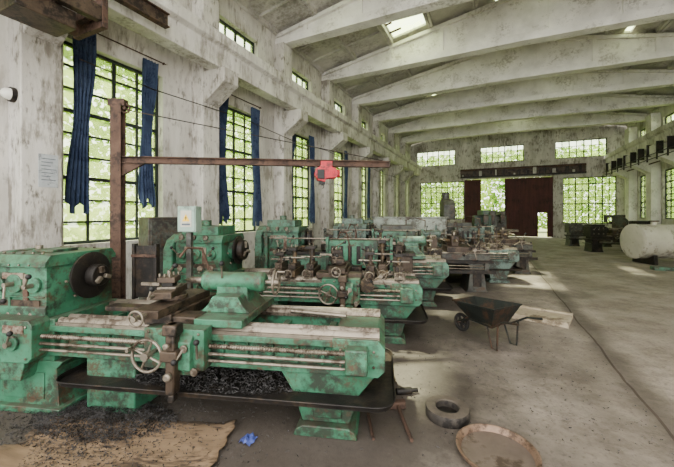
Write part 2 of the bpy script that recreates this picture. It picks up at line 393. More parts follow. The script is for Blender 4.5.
leaves('shrub_foliage',5000,lambda:(R.uniform(10,11.5),R.uniform(12,32),.22+5*R.random()**1.1),.22,'green shrubs outside the side windows')
# ---------------------------------------------------------------- curtains
def curtain(y0,y1,ztop,zbot,label,seed):
    nz,ny=26,34; mb=MB(); yc=(y0+y1)/2; hw=(y1-y0)/2
    g=[]
    for j in range(nz+1):
        t=j/nz; z=ztop+(zbot-ztop)*t
        w=hw*(1-.4*math.exp(-((t-.55)/.25)**2)) ; off=.05*math.sin(t*4+seed)
        row=[]
        for i in range(ny+1):
            s=i/ny*2-1
            d=.045*math.sin(i/ny*math.pi*11+seed+t*1.2)*(.5+.5*t)+.015*math.sin(i*2.1+j*.4)
            zz=z+(.1*math.sin(i*.35+seed) if j==nz else 0)
            row.append(mb.bm.verts.new((XL+.11+d,yc+off+s*w,zz)))
        g.append(row)
    for j in range(nz):
        for i in range(ny): mb.face([g[j][i],g[j][i+1],g[j+1][i+1],g[j+1][i]],'curtain')
    return mb.obj('curtain',label=label,category='curtain',group='blue curtains on the tall windows')
c=COLS[1]
curtain(c+.42,c+.80,4.7,1.75,'long blue cloth curtain hanging ragged beside tall window',1)
curtain(c+1.6,c+1.94,4.62,1.85,'gathered blue cloth curtain at the tall window edge',2)
c=COLS[2]
curtain(c+.42,c+.8,4.6,1.5,'blue cloth curtain hanging by the second tall window',3)
curtain(c+1.7,c+2.05,4.6,1.4,'narrow blue cloth curtain on the second tall window',4)
for k in (3,4,5):
    c=COLS[k]; curtain(c+.42,c+.75,4.5,1.4,'faded blue curtain at a distant tall window',5+k); curtain(c+1.75,c+2.1,4.5,1.4,'faded blue curtain at a distant tall window',9+k)
for k in (1,2):
    c=COLS[k]
    mb=MB(); mb.cyl((XL+.03,c+.35,4.72),(XL+.03,c+2.2,4.72),.012,'rust',8)
    for y in (c+.4,c+2.15): mb.box(XL,XL+.05,y-.01,y+.01,4.7,4.74,'rust')
    mb.obj('curtain_rod',label='thin rusty curtain rod above a tall window',category='curtain rod')
# ---------------------------------------------------------------- lathe
def knob_lever(mb,base,direction,length,m='steel',kn='black',r=.009):
    b=Vector(base); e=b+Vector(direction).normalized()*length
    mb.cyl(b,e,r,m,8); mb.ball(e,r*2.4,kn,10)
def lathe(loc,rot,L,paint,label,car,tail,hs=.62,apron='brown',tray=True,style=0,chuck_r=.2,plate_r=.25,post_dx=-.1,wing=.26,sz=1):
    g=paint
    E=empty('lathe',loc,rot,label=label,category='lathe',group='row of metalworking lathes')
    E.scale=(1,1,sz)
    mb=MB()
    for ya,yb in ((.08,.2),(.58,.7)):
        mb.box(hs-.1,L-.3,ya+.02,yb-.02,.5,.72,g)
    x=hs+.2
    while x<L-.4:
        mb.box(x,x+.06,.18,.6,.5,.68,g); x+=.42
    x=hs+.1
    while x<L-.42:
        mb.box(x,x+.035,.075,.11,.52,.68,g); x+=.2
    mb.box(hs-.1,L-.05,.04,.74,.47,.52,g)
    mb.box(hs-.1,L-.25,.04,.1,.67,.72,g)
    mb.prism([(L-.36,.47),(L-.03,.47),(L+.02,.52),(L+.02,.68),(L-.03,.74),(L-.36,.74)],'y',.03,.75,g)
    for z in (.55,.66): 
        for xx in (L-.3,L-.06): mb.cyl((xx,.03,z),(xx,.015,z),.012,'steel',6)
    mb.box(-.12,hs+.05,.05,.74,.42,.77,g)
    mb.obj('bed',E,.012)
    mb=MB()
    for ya in (.06,.15,.58,.66):
        mb.prism([(ya,.72),(ya+.07,.72),(ya+.055,.765),(ya+.035,.78),(ya+.015,.765)],'x',hs+.06,L-.02,'steel')
    mb.box(hs+.06,L-.02,.05,.22,.72,.745,'steel'); mb.box(hs+.06,L-.02,.57,.74,.72,.745,'steel')
    mb.obj('slideway',E,label='worn bright steel slideways')
    mb=MB(); mb.prism([(-.1,.0),(.62,.0),(.58,.06),(.56,.36),(.62,.42),(-.12,.42),(-.06,.36),(-.06,.06)],'y',.05,.72,g)
    mb.box(-.12,.64,.0,.77,0,.05,g)
    mb.box(.05,.45,.04,.05,.1,.32,g)
    mb.obj('pedestal',E,.015)
    mb=MB(); mb.prism([(L-.6,.08),(L-.24,.08),(L-.17,.3),(L-.04,.46),(L-.78,.46),(L-.68,.3)],'y',.1,.68,g)
    mb.prism([(L-.66,.0),(L-.18,.0),(L-.2,.05),(L-.25,.08),(L-.59,.08),(L-.64,.05)],'y',.04,.74,g)
    mb.box(L-.52,L-.3,.085,.1,.12,.27,g)
    mb.obj('pedestal',E,.015)
    mb=MB(); mb.box(hs+.3,hs+.75,.1,.68,.0,.47,g); mb.obj('pedestal',E,.012,label='squat middle support block')
    mb=MB(); mb.prism([(-.1,.46),(.46,.46),(.5,.5),(.5,.76),(.46,.8),(-.1,.8),(-.13,.76),(-.13,.5)],'y',-.1,.06,g)
    mb.prism([(-.1,.3),(.36,.3),(.4,.46),(-.1,.46)],'y',-.07,.06,g)
    for cx,cz,r in ((.07,.66,.075),(.33,.62,.06)): mb.cyl((cx,-.1,cz),(cx,-.125,cz),r,g,22)
    for cx,cz in ((-.08,.5),(.45,.5),(-.08,.75),(.45,.75),(.2,.77),(.2,.49)): mb.cyl((cx,-.1,cz),(cx,-.112,cz),.012,'steel',6)
    G=mb.obj('gearbox',E,.012)
    mb=MB(); mb.box(-.06,.2,-.108,-.1,.5,.58,'plate'); mb.obj('instruction_plate',G,label='rusty stained instruction plate')
    mb=MB(); mb.box(.24,.43,-.108,-.1,.7,.76,'plate'); mb.obj('instruction_plate',G,label='rusty stained instruction plate')
    for cx,cz,dx in ((.07,.66,-.5),(.33,.62,.6)):
        mb=MB(); mb.cyl((cx,-.1,cz),(cx,-.16,cz),.022,'steel',12); knob_lever(mb,(cx,-.15,cz),(dx,-.2,1),.12); mb.obj('lever',G)
    # headstock
    mb=MB(); k=hs/.62
    mb.prism([(.06,.77),(.74,.77),(.74,1.2),(.7,1.25),(.1,1.25),(.06,1.2)],'x',-.1,hs-.04,g)
    mb.prism([(.03,1.2),(.77,1.2),(.77,1.235),(.72,1.3),(.08,1.3),(.03,1.235)],'x',-.12,hs-.02,g)
    mb.prism([(.04,.77),(.04,.86),(.06,.88),(.06,.77)],'x',-.11,hs-.03,g)
    mb.box(-.1,hs-.05,.045,.06,.94,.955,g); mb.box(.17*k-.04,.17*k-.02,.04,.06,.77,.94,g)
    mb.cyl((hs-.05,.4,1.08),(hs+.03,.4,1.08),.14,g,28)
    for i in range(6): mb.cyl((hs-.04,.4+.17*math.cos(i*1.05),1.05+.17*math.sin(i*1.05)),(hs-.02,.4+.17*math.cos(i*1.05),1.05+.17*math.sin(i*1.05)),.014,'steel',6)
    for cx,cz,r in ((.0,1.05,.06),(.2*k,1.06,.08),(.44*k,1.05,.065)): mb.cyl((cx,.06,cz),(cx,.03,cz),r,g,24)
    for cx in (.0,.12,.26,.4): mb.cyl((cx*k,.06,.8),(cx*k,.035,.8),.016,'steel',10)
    for i in range(5):
        cx=-.07+i*(hs+.0)/5; mb.cyl((cx,.14,1.3),(cx,.14,1.315),.014,'steel',6); mb.cyl((cx,.66,1.3),(cx,.66,1.315),.014,'steel',6); mb.cyl((cx,.03,1.22),(cx,.018,1.22),.01,'steel',6)
    mb.box(.08,.3,.25,.5,1.3,1.325,g); mb.cyl((-.02,.4,1.3),(-.02,.4,1.35),.03,'steel',12)
    if style==1:
        mb.box(-.05,hs-.12,.12,.66,1.3,1.42,g); mb.cyl((.2,.35,1.42),(.2,.35,1.5),.07,g,18)
        for i in range(3): mb.cyl((.0+i*.18,.06,1.27),(.0+i*.18,.02,1.27),.035,'steel',14)
        for i in range(4): mb.cyl((-.02+i*.15*k,.06,.86),(-.02+i*.15*k,.02,.86),.04,'plate',16)
    H=mb.obj('headstock',E,.01)
    mb=MB(); mb.box(-.07,.5*k,.048,.056,.86,.92,'brown'); mb.box(.3*k,.36*k,.045,.056,.92,1.14,'plate'); mb.box(.04,.3*k+.01,.04,.056,1.1,1.15,'plate')
    mb.obj('speed_plate',H,label='worn metal speed selection plates')
    for cx,cz,d in ((.0,1.05,(-.6,-.3,.7)),(.2*k,1.06,(.3,-.3,-1)),(.44*k,1.05,(.7,-.3,.8))):
        mb=MB(); mb.cyl((cx,.03,cz),(cx,-.04,cz),.02,'steel',12); knob_lever(mb,(cx,-.03,cz),d,.13); mb.obj('lever',H)
    mb=MB(); mb.prism([(.05,.46),(.7,.46),(.78,.6),(.78,1.1),(.7,1.26),(.5,1.31),(.25,1.31),(.08,1.24),(.0,1.1),(.0,.6)],'x',-.26,-.12,g)
    mb.obj('gear_cover',E,.02)
    mb=MB(); ax=(1,0,0); c0=(hs+.02,.4,1.08); r=plate_r
    mb.lathe(c0,ax,[(0,.1),(.015,.12),(.02,r-.005),(.045,r),(.05,r-.01),(.05,.1)],'dark',36)
    mb.obj('faceplate',E)
    mb=MB(); c1=(hs+.07,.4,1.08); r=chuck_r
    mb.lathe(c1,ax,[(0,r*.6),(.01,r),(.08,r),(.09,r*.92),(.09,.05)],'dark',36)
    for a in range(3):
        an=a*math.pi*2/3+.2; rr=Matrix.Rotation(an,3,'X')
        mb.box(hs+.15,hs+.19,.4-.018,.4+.018,1.08+r*.25,1.08+r*.85,'steel',rr,(hs+.2,.4,1.08))
    mb.obj('chuck',E,.004,label='dark greasy chuck')
    mb=MB(); prof=[]; n=int((L-.75)/.02)
    for i in range(n): prof+=[(i*.02,.015),(i*.02+.01,.02)]
    mb.lathe((.5,-.02,.655),(1,0,0),prof,'steel',10); mb.obj('lead_screw',E)
    for z,r in ((.6,.013),(.55,.011)):
        mb=MB(); mb.cyl((.48,-.03,z),(L-.14,-.03,z),r,'steel',10); mb.obj('feed_rod',E)
    mb=MB(); mb.box(L-.26,L-.1,-.07,.04,.52,.7,g); mb.obj('rod_bracket',E,.012)
    # carriage
    cx=car
    mb=MB()
    mb.box(cx-.34,cx+wing,.02,.2,.78,.85,apron); mb.box(cx-.3,cx+wing-.04,.56,.76,.78,.85,apron); mb.box(cx+post_dx-.05,cx+post_dx+.18,.0,.74,.78,.87,apron)
    C=mb.obj('carriage',E,.01)
    mb=MB(); mb.box(cx-.24,cx+.24,-.1,.02,.5,.8,g)
    mb.prism([(-.1,.46),(-.1,.5),(-.15,.52),(-.15,.72),(-.1,.76),(-.02,.76),(-.02,.46)],'x',cx-.0,cx+.16,g)
    for dx,dz in ((.02,.55),(.12,.68),(.2,.52)): mb.cyl((cx+dx,-.15,dz),(cx+dx,-.17,dz),.03,'steel',16)
    for dx in (-.2,-.08,.2): mb.cyl((cx+dx,-.1,.77),(cx+dx,-.112,.77),.012,'steel',6)
    mb.obj('apron',C,.012)
    mb=MB(); mb.box(cx+.0,cx+.07,-.2,-.12,.36,.86,'brown'); mb.box(cx-.03,cx+.1,-.22,-.13,.6,.68,'brown'); mb.box(cx-.02,cx+.09,-.21,-.11,.78,.86,'brown')
    mb.cyl((cx+.035,-.2,.5),(cx+.035,-.24,.5),.03,'steel',12); mb.cyl((cx+.035,-.22,.72),(cx+.035,-.25,.72),.025,'steel',12); mb.box(cx+.01,cx+.06,-.19,-.13,.3,.36,'dark')
    mb.obj('feed_bracket',C,.012,label='rusty brown bracket')
    mb=MB(); mb.wheel((cx-.14,-.2,.635),(0,1,0),.115,.011,'steel',4); mb.cyl((cx-.14,-.2,.635),(cx-.14,-.1,.635),.018,'steel',10)
    mb.cyl((cx-.24,-.2,.69),(cx-.24,-.27,.69),.013,'steel',8); mb.obj('handwheel',C)
    mb=MB(); knob_lever(mb,(cx+.2,-.12,.6),(.2,-.4,.9),.16); knob_lever(mb,(cx+.12,-.16,.68),(-.3,-.5,-.6),.1); mb.obj('lever',C)
    tx=cx+post_dx
    mb=MB()
    mb.prism([(-.12,.87),(.62,.87),(.62,.93),(-.12,.93)],'x',tx-.05,tx+.16,'brown')
    mb.cyl((tx+.06,-.12,.9),(tx+.06,-.2,.9),.02,'steel',10); mb.wheel((tx+.06,-.22,.9),(0,1,0),.055,.009,'steel',2,.02)
    mb.obj('cross_slide',C,.008,label='oily brown cross slide')
    mb=MB(); mb.cyl((tx+.04,.26,.93),(tx+.04,.26,.965),.1,'brown',24)
    rt=Matrix.Rotation(.25,3,'Z'); mb.box(tx-.08,tx+.08,.06,.44,.965,1.02,'brown',rt)
    mb.box(tx-.075,tx+.075,.17,.32,1.02,1.04,'steel',rt); mb.box(tx-.07,tx+.07,.17,.31,1.075,1.12,'brown',rt); mb.box(tx-.045,tx+.045,.19,.29,1.04,1.075,'dark',rt)
    for a in (-.045,0,.045):
        for b in (.18,.3): mb.cyl((tx+a,b,1.12),(tx+a,b,1.15),.01,'steel',6)
    mb.box(tx-.22,tx-.05,.18,.205,1.045,1.072,'steel'); mb.cyl((tx,.24,1.12),(tx,.24,1.17),.018,'steel',10)
    knob_lever(mb,(tx,.24,1.165),(.7,-.6,.35),.18,r=.009)
    mb.cyl((tx+.01,.03,1.0),(tx+.02,-.04,1.0),.015,'steel',8); knob_lever(mb,(tx+.02,-.04,1.0),(.3,0,.8),.08)
    mb.obj('tool_post',C,.006,label='rusty four-way tool post on compound slide')
    mb=MB(); mb.tube([(tx+.14,.6,.85),(tx+.14,.62,1.15),(tx+.1,.58,1.32),(tx+.03,.45,1.34),(tx-.0,.38,1.26)],.011,'rust',8); mb.obj('coolant_pipe',C)
    if style==1:
        rr_=random.Random(int(loc[1]*10))
        for i,(dx,y,h,r) in enumerate(((.36,.3,.16,.035),(.52,.45,.3,.028),(-.46,.35,.22,.04),(.74,.3,.14,.03),(.92,.42,.24,.03),(-.7,.3,.2,.03),(-.92,.4,.12,.035))):
            if cx+dx>L-.2 or cx+dx<hs+.3 or (tail is not None and tail-.15<cx+dx<tail+.5): continue
            m1='bronze' if i%2 else 'brown'
            mb=MB(); mb.box(cx+dx-.07,cx+dx+.07,y-.26,y+.28,.78,.86,'steel' if i==3 else m1); mb.box(cx+dx-.05,cx+dx+.05,y-.16,y+.14,.86,.93,'brown')
            mb.cyl((cx+dx,y,.93),(cx+dx,y,.93+h),r,m1,14); mb.box(cx+dx-r*2,cx+dx+r*1.6,y-.09,y+.05,.9+h,.94+h,'dark')
            for q in (-.03,.03): mb.cyl((cx+dx+q,y-.05,.93+h),(cx+dx+q,y-.05,.98+h),.009,'steel',6)
            mb.cyl((cx+dx-.16,y-.02,.9+h*.5),(cx+dx+.14,y-.02,.9+h*.5),.012,'steel',8)
            mb.cyl((cx+dx,y-.26,.83),(cx+dx,y-.36,.83),.016,'steel',8); mb.wheel((cx+dx,y-.36,.83),(0,1,0),.055,.007,'steel',3,.018)
            knob_lever(mb,(cx+dx,y-r,.9+h+.02),(rr_.uniform(-1,1),-.7,.5),.15,r=.007); knob_lever(mb,(cx+dx,y-.2,.86),(rr_.uniform(-1,1),-.4,.9),.18,r=.007)
            mb.obj('tool_holder',C,.005,label='bronze-brown clamped tool holder with levers')
        mb=MB(); mb.gear((cx+.33,-.06,.72),(0,1,0),.09,.03,'bronze',22); mb.obj('change_gear',C)
        mb=MB(); mb.star((cx+.5,-.06,.84),(0,-1,0),.13,'steel',4,.008); mb.obj('star_handle',C)
        mb=MB(); mb.cyl((hs+.3,.82,1.22),(L-.3,.82,1.22),.012,'steel',8)
        for xx in (hs+.35,(hs+L)/2,L-.35): mb.box(xx-.02,xx+.02,.74,.84,.7,1.25,g)
        mb.obj('guide_rail',E,label='long steel guide rail behind the bed')
        mb=MB(); mb.box(L-1.3,L-.55,.78,1.0,.8,1.2,g); mb.cyl((L-.55,.9,.98),(L-.42,.9,.98),.07,'dark',16)
        for q in range(5): mb.box(L-1.26+q*.13,L-1.2+q*.13,.77,.78,.86,1.12,'dark')
        mb.obj('drive_box',E,.01)
    if tail is not None:
        t=tail
        mb=MB(); mb.box(t-.04,t+.42,.02,.76,.78,.84,g)
        mb.prism([(t-.02,.84),(t+.4,.84),(t+.34,.9),(t+.3,.97),(t+.08,.97),(t+.04,.9)],'y',.2,.6,g)
        mb.lathe((t-.1,.4,1.06),(1,0,0),[(0,.06),(.015,.085),(.05,.09),(.06,.08),(.48,.08),(.5,.088),(.55,.085),(.57,.06)],g,28)
        mb.prism([(t+.04,.9),(t+.34,.9),(t+.32,1.08),(t+.06,1.08)],'y',.33,.47,g)
        T=mb.obj('tailstock',E,.008)
        mb=MB(); mb.cyl((t-.22,.4,1.06),(t-.09,.4,1.06),.03,'steel',16); mb.cyl((t-.29,.4,1.06),(t-.22,.4,1.06),.004,'steel',16,.026)
        mb.obj('quill',T,label='bright steel quill and centre')
        mb=MB(); mb.wheel((t+.56,.4,1.06),(1,0,0),.1,.011,'steel',3); mb.cyl((t+.46,.4,1.06),(t+.57,.4,1.06),.02,'steel',10); mb.cyl((t+.57,.4,1.15),(t+.64,.4,1.15),.011,'steel',8); mb.obj('handwheel',T)
        mb=MB(); knob_lever(mb,(t+.1,.33,1.1),(.15,-.35,1),.14); mb.obj('lever',T)
    if tray:
        x0,x1,y0,y1,r=.64,L+.08,-.08,.95,.14
        out=[]
        for (qx,qy,a0) in ((x1-r,y1-r,0),(x0+r,y1-r,90),(x0+r,y0+r,180),(x1-r,y0+r,270)):
            for k_ in range(7):
                a=math.radians(a0+k_*15); out.append((qx+r*math.cos(a),qy+r*math.sin(a)))
        mb=MB(); mb.prism(out,'z',.29,.298,'dark')
        up=[((p[0]-(x0+x1)/2)*1.008+(x0+x1)/2,(p[1]-.4)*1.02+.4) for p in out]
        A=[mb.bm.verts.new((p[0],p[1],.294)) for p in out]; B=[mb.bm.verts.new((p[0],p[1],.325)) for p in up]
        for i in range(len(out)): mb.face([A[i],A[(i+1)%len(out)],B[(i+1)%len(out)],B[i]],'dark')
        mb.tube([(p[0],p[1],.326) for p in up],.006,'dark',8,closed=True)
        mb.obj('chip_tray',E,.0,label='dark oily sheet metal chip tray')
    return E
ROT=math.radians(17.2)
L1=lathe((-3.806,1.283,0),ROT,3.25,'green','large green lathe with rusty carriage and chip-filled tray',1.72,1.78,hs=.49,chuck_r=.1,plate_r=.215,post_dx=-.27,wing=.1)
mb=MB(); mb.box(.68,.92,.78,.8,.78,1.32,'dark'); mb.box(.66,.69,.76,.82,.76,1.34,'dark'); mb.box(.91,.94,.76,.82,.76,1.34,'dark'); mb.box(.66,.94,.75,.82,1.2,1.23,'rust'); mb.obj('splash_guard',L1,.004,label='dark sheet steel splash guard')
mb=MB(); mb.box(.78,1.15,.3,.42,.78,.82,'brown'); mb.obj('loose_block',L1,.003,label='rusty steel block lying on the bed')
mb=MB(); mb.cyl((2.45,.5,.79),(2.95,.42,.79),.018,'steel',10); mb.obj('loose_bar',L1,label='rusty steel bar lying on the bed')
lathe((-3.90,3.2,0),ROT,3.25,'green','green lathe with long steel bed and brown carriage',2.25,None,style=1,sz=1.04,chuck_r=.14,plate_r=.2)
lathe((-3.85,5.1,0),ROT,3.3,'green2','worn green lathe with bronze-brown geared attachments',1.6,2.5,style=1,sz=1.08,chuck_r=.15,plate_r=.19)
L4=lathe((-3.43,7.65,0),ROT,4.2,'green3','long grey-green lathe with pale cover and greasy bed near the aisle',2.9,2.0,style=1,sz=1.08)
mb=MB(); mb.box(.75,2.7,.8,1.05,.9,1.42,'palep'); mb.box(.7,2.75,.77,1.08,1.42,1.46,'palep')
for q in range(6): mb.box(.85+q*.32,1.05+q*.32,.785,.8,1.0,1.3,'palep')
mb.obj('rear_cover',L4,.01,label='long pale painted cover behind the bed')
for i,(y,p) in enumerate(((9.9,'greyp'),(12.0,'green3'),(14.2,'greyp'),(16.4,'dgreen'),(18.6,'greyp'))):
    lathe((-4.5,y,0),ROT,3.2,p,'dusty grey lathe further along the machine row' if p=='greyp' else 'dull green lathe further along the machine row',1.6,2.3,style=i%2)
# ---------------------------------------------------------------- turret lathe
def turret(loc,rot,g,label,scale=1):
    E=empty('turret_lathe',loc,rot,scale,label=label,category='lathe')
    for a,b in ((0,.6),(1.8,2.25)):
        mb=MB()
        mb.prism([(a,0),(b,0),(b-.04,.06),(b-.09,.5),(b-.02,.62),(a+.02,.62),(a+.09,.5),(a+.04,.06)],'y',.05,.7,g)
        mb.box(a+.14,b-.14,.035,.05,.12,.45,'dark')
        mb.obj('pedestal',E,.012)
    mb=MB(); mb.box(-.02,2.38,-.02,.78,.4,.43,'dark'); mb.box(-.02,2.38,-.02,.0,.43,.47,'dark'); mb.obj('chip_tray',E,label='black greasy chip tray')
    mb=MB(); mb.box(0,2.35,.02,.74,.6,.66,'dark'); mb.box(.1,2.3,.1,.66,.66,.8,g)
    for y in (.14,.5): mb.box(.8,2.3,y,y+.12,.8,.83,'steel')
    for z in (.5,.56): mb.cyl((.3,.0,z),(2.25,.0,z),.013,'steel',8)
    for q in (.32,2.2): mb.box(q-.04,q+.04,-.02,.1,.46,.62,g)
    mb.obj('bed',E,.01)
    mb=MB(); mb.box(0,.75,.08,.7,.8,1.3,g); mb.box(.04,.7,.12,.66,1.3,1.4,g); mb.cyl((.75,.4,1.1),(.83,.4,1.1),.13,g,24)
    for i in range(3):
        for j in range(2): mb.cyl((.14+i*.22,.08,.93+j*.22),(.14+i*.22,.05,.93+j*.22),.06,g,18); mb.cyl((.14+i*.22,.05,.93+j*.22),(.14+i*.22,.03,.93+j*.22),.03,'steel',12)
    H=mb.obj('headstock',E,.015)
    for i in range(3):
        mb=MB(); knob_lever(mb,(.14+i*.22,.04,1.15),(.4-.4*i,-.5,.8),.18); mb.obj('lever',H)
    mb=MB(); mb.lathe((.83,.4,1.1),(1,0,0),[(0,.08),(.02,.16),(.12,.16),(.14,.13),(.14,.04)],'dark',28); mb.obj('chuck',E)
    mb=MB(); mb.box(1.0,1.3,.05,.7,.83,.92,'brown'); mb.box(1.08,1.22,.1,.28,.92,1.12,'brown'); mb.box(1.06,1.24,.48,.64,.92,1.14,'bronze')
    for a in (1.1,1.15,1.2):
        for y in (.14,.24,.52,.6): mb.cyl((a,y,1.12),(a,y,1.17),.01,'steel',6)
    mb.wheel((1.15,-.06,.8),(0,1,0),.11,.01,'steel',3); mb.cyl((1.15,-.06,.8),(1.15,.1,.84),.015,'steel',8); mb.box(1.0,1.3,-.03,.05,.5,.88,'dark'); mb.obj('cross_slide',E,.006,label='bronze-brown cross slide with tool posts')
    mb=MB(); mb.box(1.42,2.1,.1,.66,.83,.95,'brown'); mb.prism([(1.62+.15*math.cos(a*math.pi/3),.38+.15*math.sin(a*math.pi/3)) for a in range(6)],'z',.95,1.17,'brown')
    for a in range(6):
        an=a*math.pi/3+math.pi/6; d=Vector((math.cos(an),math.sin(an),0)); c=Vector((1.62,.38,1.07)); mb.cyl(c+d*.12,c+d*.24,.035,'bronze',12); mb.cyl(c+d*.24,c+d*.31,.018,'steel',8)
    mb.cyl((1.62,.38,1.17),(1.62,.38,1.25),.05,'steel',14); mb.obj('turret_head',E,.006,label='hexagonal bronze-brown tool turret')
    mb=MB(); mb.star((1.95,-.02,.9),(0,-1,0),.24,'steel',5,.012); mb.obj('star_handle',E)
    mb=MB(); mb.tube([(.6,.7,.8),(.6,.72,1.5),(.75,.6,1.58),(1.0,.4,1.5),(1.0,.4,1.35)],.013,'rust',8); mb.obj('coolant_pipe',E)
    return E
turret((-2.2,6.9,0),ROT,'greyp','dark greasy turret lathe with brown slides and star handle',1.0)
turret((-1.15,9.75,0),ROT,'greyp','dark grey turret lathe with greasy slides beside the aisle')
def bench(loc,rot,label,p):
    E=empty('workbench',loc,rot,label=label,category='workbench')
    mb=MB(); mb.box(-.5,.5,-.2,.2,.98,1.03,'dark'); mb.obj('bench_top',E,.005)
    mb=MB(); mb.box(-.46,.46,-.17,.18,.06,.98,p); mb.box(-.48,.48,-.15,.15,0,.06,'dark'); mb.obj('cabinet_body',E,.01)
    for i in range(2):
        mb=MB(); mb.box(-.44+i*.46,-.02+i*.46,-.19,-.17,.12,.92,p); mb.cyl((-.08+i*.2,-.19,.55),(-.08+i*.2,-.22,.55),.015,'steel',8); mb.obj('door',E,.005)
bench((-2.7,4.93,0),ROT,'green steel tool cabinet topped with gears between two lathes','green2')
bench((-1.62,5.26,0),ROT,'brown steel tool cabinet loaded with spare parts','brown')
def part(kind,loc,rot=0):
    mb=MB()
    if kind=='gear': mb.gear((0,0,.01),(0,0,1),.14,.05,'bronze',24); n='spare_gear'; l='bronze-brown spare gear lying on a tool cabinet'
    elif kind=='chuck':
        mb.lathe((0,0,0),(0,0,1),[(0,.1),(.02,.13),(.1,.13),(.12,.11),(.12,.03)],'dark',28)
        for a in range(3): mb.box(-.02,.02,.04,.12,.11,.16,'steel',Matrix.Rotation(a*2.094,3,'Z'),(0,0,.1))
        n='spare_chuck'; l='dark spare lathe chuck standing on a tool cabinet'
    else:
        mb.box(-.14,.14,-.08,.08,0,.08,'bronze'); mb.box(-.12,-.04,-.07,.07,.08,.2,'brown'); mb.box(.06,.12,-.07,.07,.08,.18,'brown'); mb.cyl((.12,0,.13),(.28,0,.13),.015,'steel',8); mb.cyl((.27,-.06,.13),(.27,.06,.13),.008,'steel',6)
        n='bench_vise'; l='bronze-brown machine vise on a tool cabinet'
    mb.obj(n,None,.003,loc=loc,rot=rot,label=l,category=n.replace('_',' '))
part('gear',(-2.92,4.86,1.031)); part('chuck',(-2.5,4.98,1.031)); part('vise',(-1.92,5.16,1.031),.5); part('chuck',(-1.4,5.33,1.031))
# ---------------------------------------------------------------- other machines
def drill(loc,rot,paint,label,s=1):
    E=empty('drill_press',loc,rot,s,label=label,category='drill press')
    mb=MB(); mb.box(-.3,.3,-.4,.3,0,.12,paint); mb.obj('base',E,.02)
    mb=MB(); mb.cyl((0,.15,.12),(0,.15,1.9),.09,'steel',20); mb.obj('column',E)
    mb=MB(); mb.box(-.25,.25,-.4,.1,.75,.82,paint); mb.box(-.08,.08,-.1,.25,.6,.8,paint); mb.obj('table',E,.01)
    mb=MB(); mb.prism([(-.42,1.4),(.25,1.4),(.3,1.55),(.3,1.95),(.1,2.05),(-.3,2.0),(-.45,1.85)],'x',-.17,.17,paint); mb.obj('drill_head',E,.03)
    mb=MB(); mb.cyl((0,-.3,1.4),(0,-.3,1.15),.05,'steel',14); mb.cyl((0,-.3,1.15),(0,-.3,1.0),.02,'steel',10); mb.obj('spindle',E)
    mb=MB(); mb.cyl((0,.2,1.95),(0,.2,2.25),.12,paint,18); mb.obj('motor',E,.01)
    mb=MB(); mb.wheel((.22,-.25,1.55),(1,0,0),.14,.01,'steel',3); mb.obj('handwheel',E)
def mill(loc,rot,paint,label,s=1):
    E=empty('milling_machine',loc,rot,s,label=label,category='milling machine')
    mb=MB(); mb.box(-.35,.35,-.6,.5,0,.15,paint); mb.prism([(-.05,.15),(.5,.15),(.5,1.45),(.35,1.6),(-.1,1.6),(-.1,1.0)],'x',-.28,.28,paint); mb.obj('column',E,.03)
    mb=MB(); mb.box(-.1,.1,-.65,.45,1.6,1.78,paint); mb.box(-.08,.08,-.65,-.5,1.3,1.6,paint); mb.obj('overarm',E,.02)
    mb=MB(); mb.prism([(-.55,.6),(-.05,.5),(-.05,.85),(-.55,.85)],'x',-.2,.2,paint); mb.cyl((0,-.35,.15),(0,-.35,.6),.04,'steel',12); mb.obj('knee',E,.02)
    mb=MB(); mb.box(-.65,.65,-.5,-.15,.88,.98,'steel'); mb.box(-.25,.25,-.5,-.1,.85,.88,'dark'); mb.obj('table',E,.008)
    mb=MB(); mb.cyl((0,-.5,1.3),(0,-.1,1.3),.03,'steel',12); mb.cyl((0,-.32,1.3),(0,-.28,1.3),.09,'dark',20); mb.obj('arbor',E)
    mb=MB(); mb.wheel((-.7,-.32,.93),(1,0,0),.11,.012,'steel',3); mb.obj('handwheel',E)
drill((-1.35,11.4,0),ROT,'greyp','tall dusty grey column drill beside the lathe row',1.05)
mill((-.3,12.6,0),.2,'dgreen','dark green milling machine beside the aisle')
mill((-.1,14.5,0),.2,'greyp','grey milling machine further down the aisle')
mill((.3,16.5,0),.2,'greyp','grey milling machine further down the aisle')
turret((3.9,17.6,0),.3,'dark','black greasy turret lathe near the side wall',.85)
turret((3.6,20.4,0),.2,'greyp','dark grey turret lathe standing near the side wall',.85)
mill((6.2,19.6,0),-1.3,'dark','greasy dark milling machine by the side wall',.75)
mill((6.2,23.0,0),-1.3,'greyp','dusty grey milling machine by the corner',.9)
# tank
E=empty('storage_tank',(4.15,14.2,0),math.radians(20),label='dull cream cylindrical horizontal tank on a low steel stand',category='tank')
mb=MB(); mb.lathe((.1,0,.74),(1,0,0),[(0,.02),(.0,.46),(.01,.53),(.03,.56),(.04,.58),(.08,.58),(.09,.565),(1.5,.565),(1.51,.58),(1.54,.58),(1.55,.565),(3.0,.565),(3.04,.5),(3.04,.02)],'white',40)
mb.cyl((.8,0,1.28),(.8,0,1.42),.09,'white',16); mb.cyl((.8,0,1.4),(.8,0,1.43),.13,'rust',16); mb.obj('tank_body',E)
for x in (.45,2.3):
    mb=MB(); mb.prism([(-.45,0),(.45,0),(.42,.32),(.25,.235),(0,.17),(-.25,.235),(-.42,.32)],'x',x,x+.12,'dark'); mb.obj('cradle',E,.008)
mb=MB(); mb.box(4.3,6.6,12.7,13.0,.0,.1,'green2'); mb.obj('steel_channel',bevel=.01,label='green painted steel channel lying near the tank',category='steel beam')
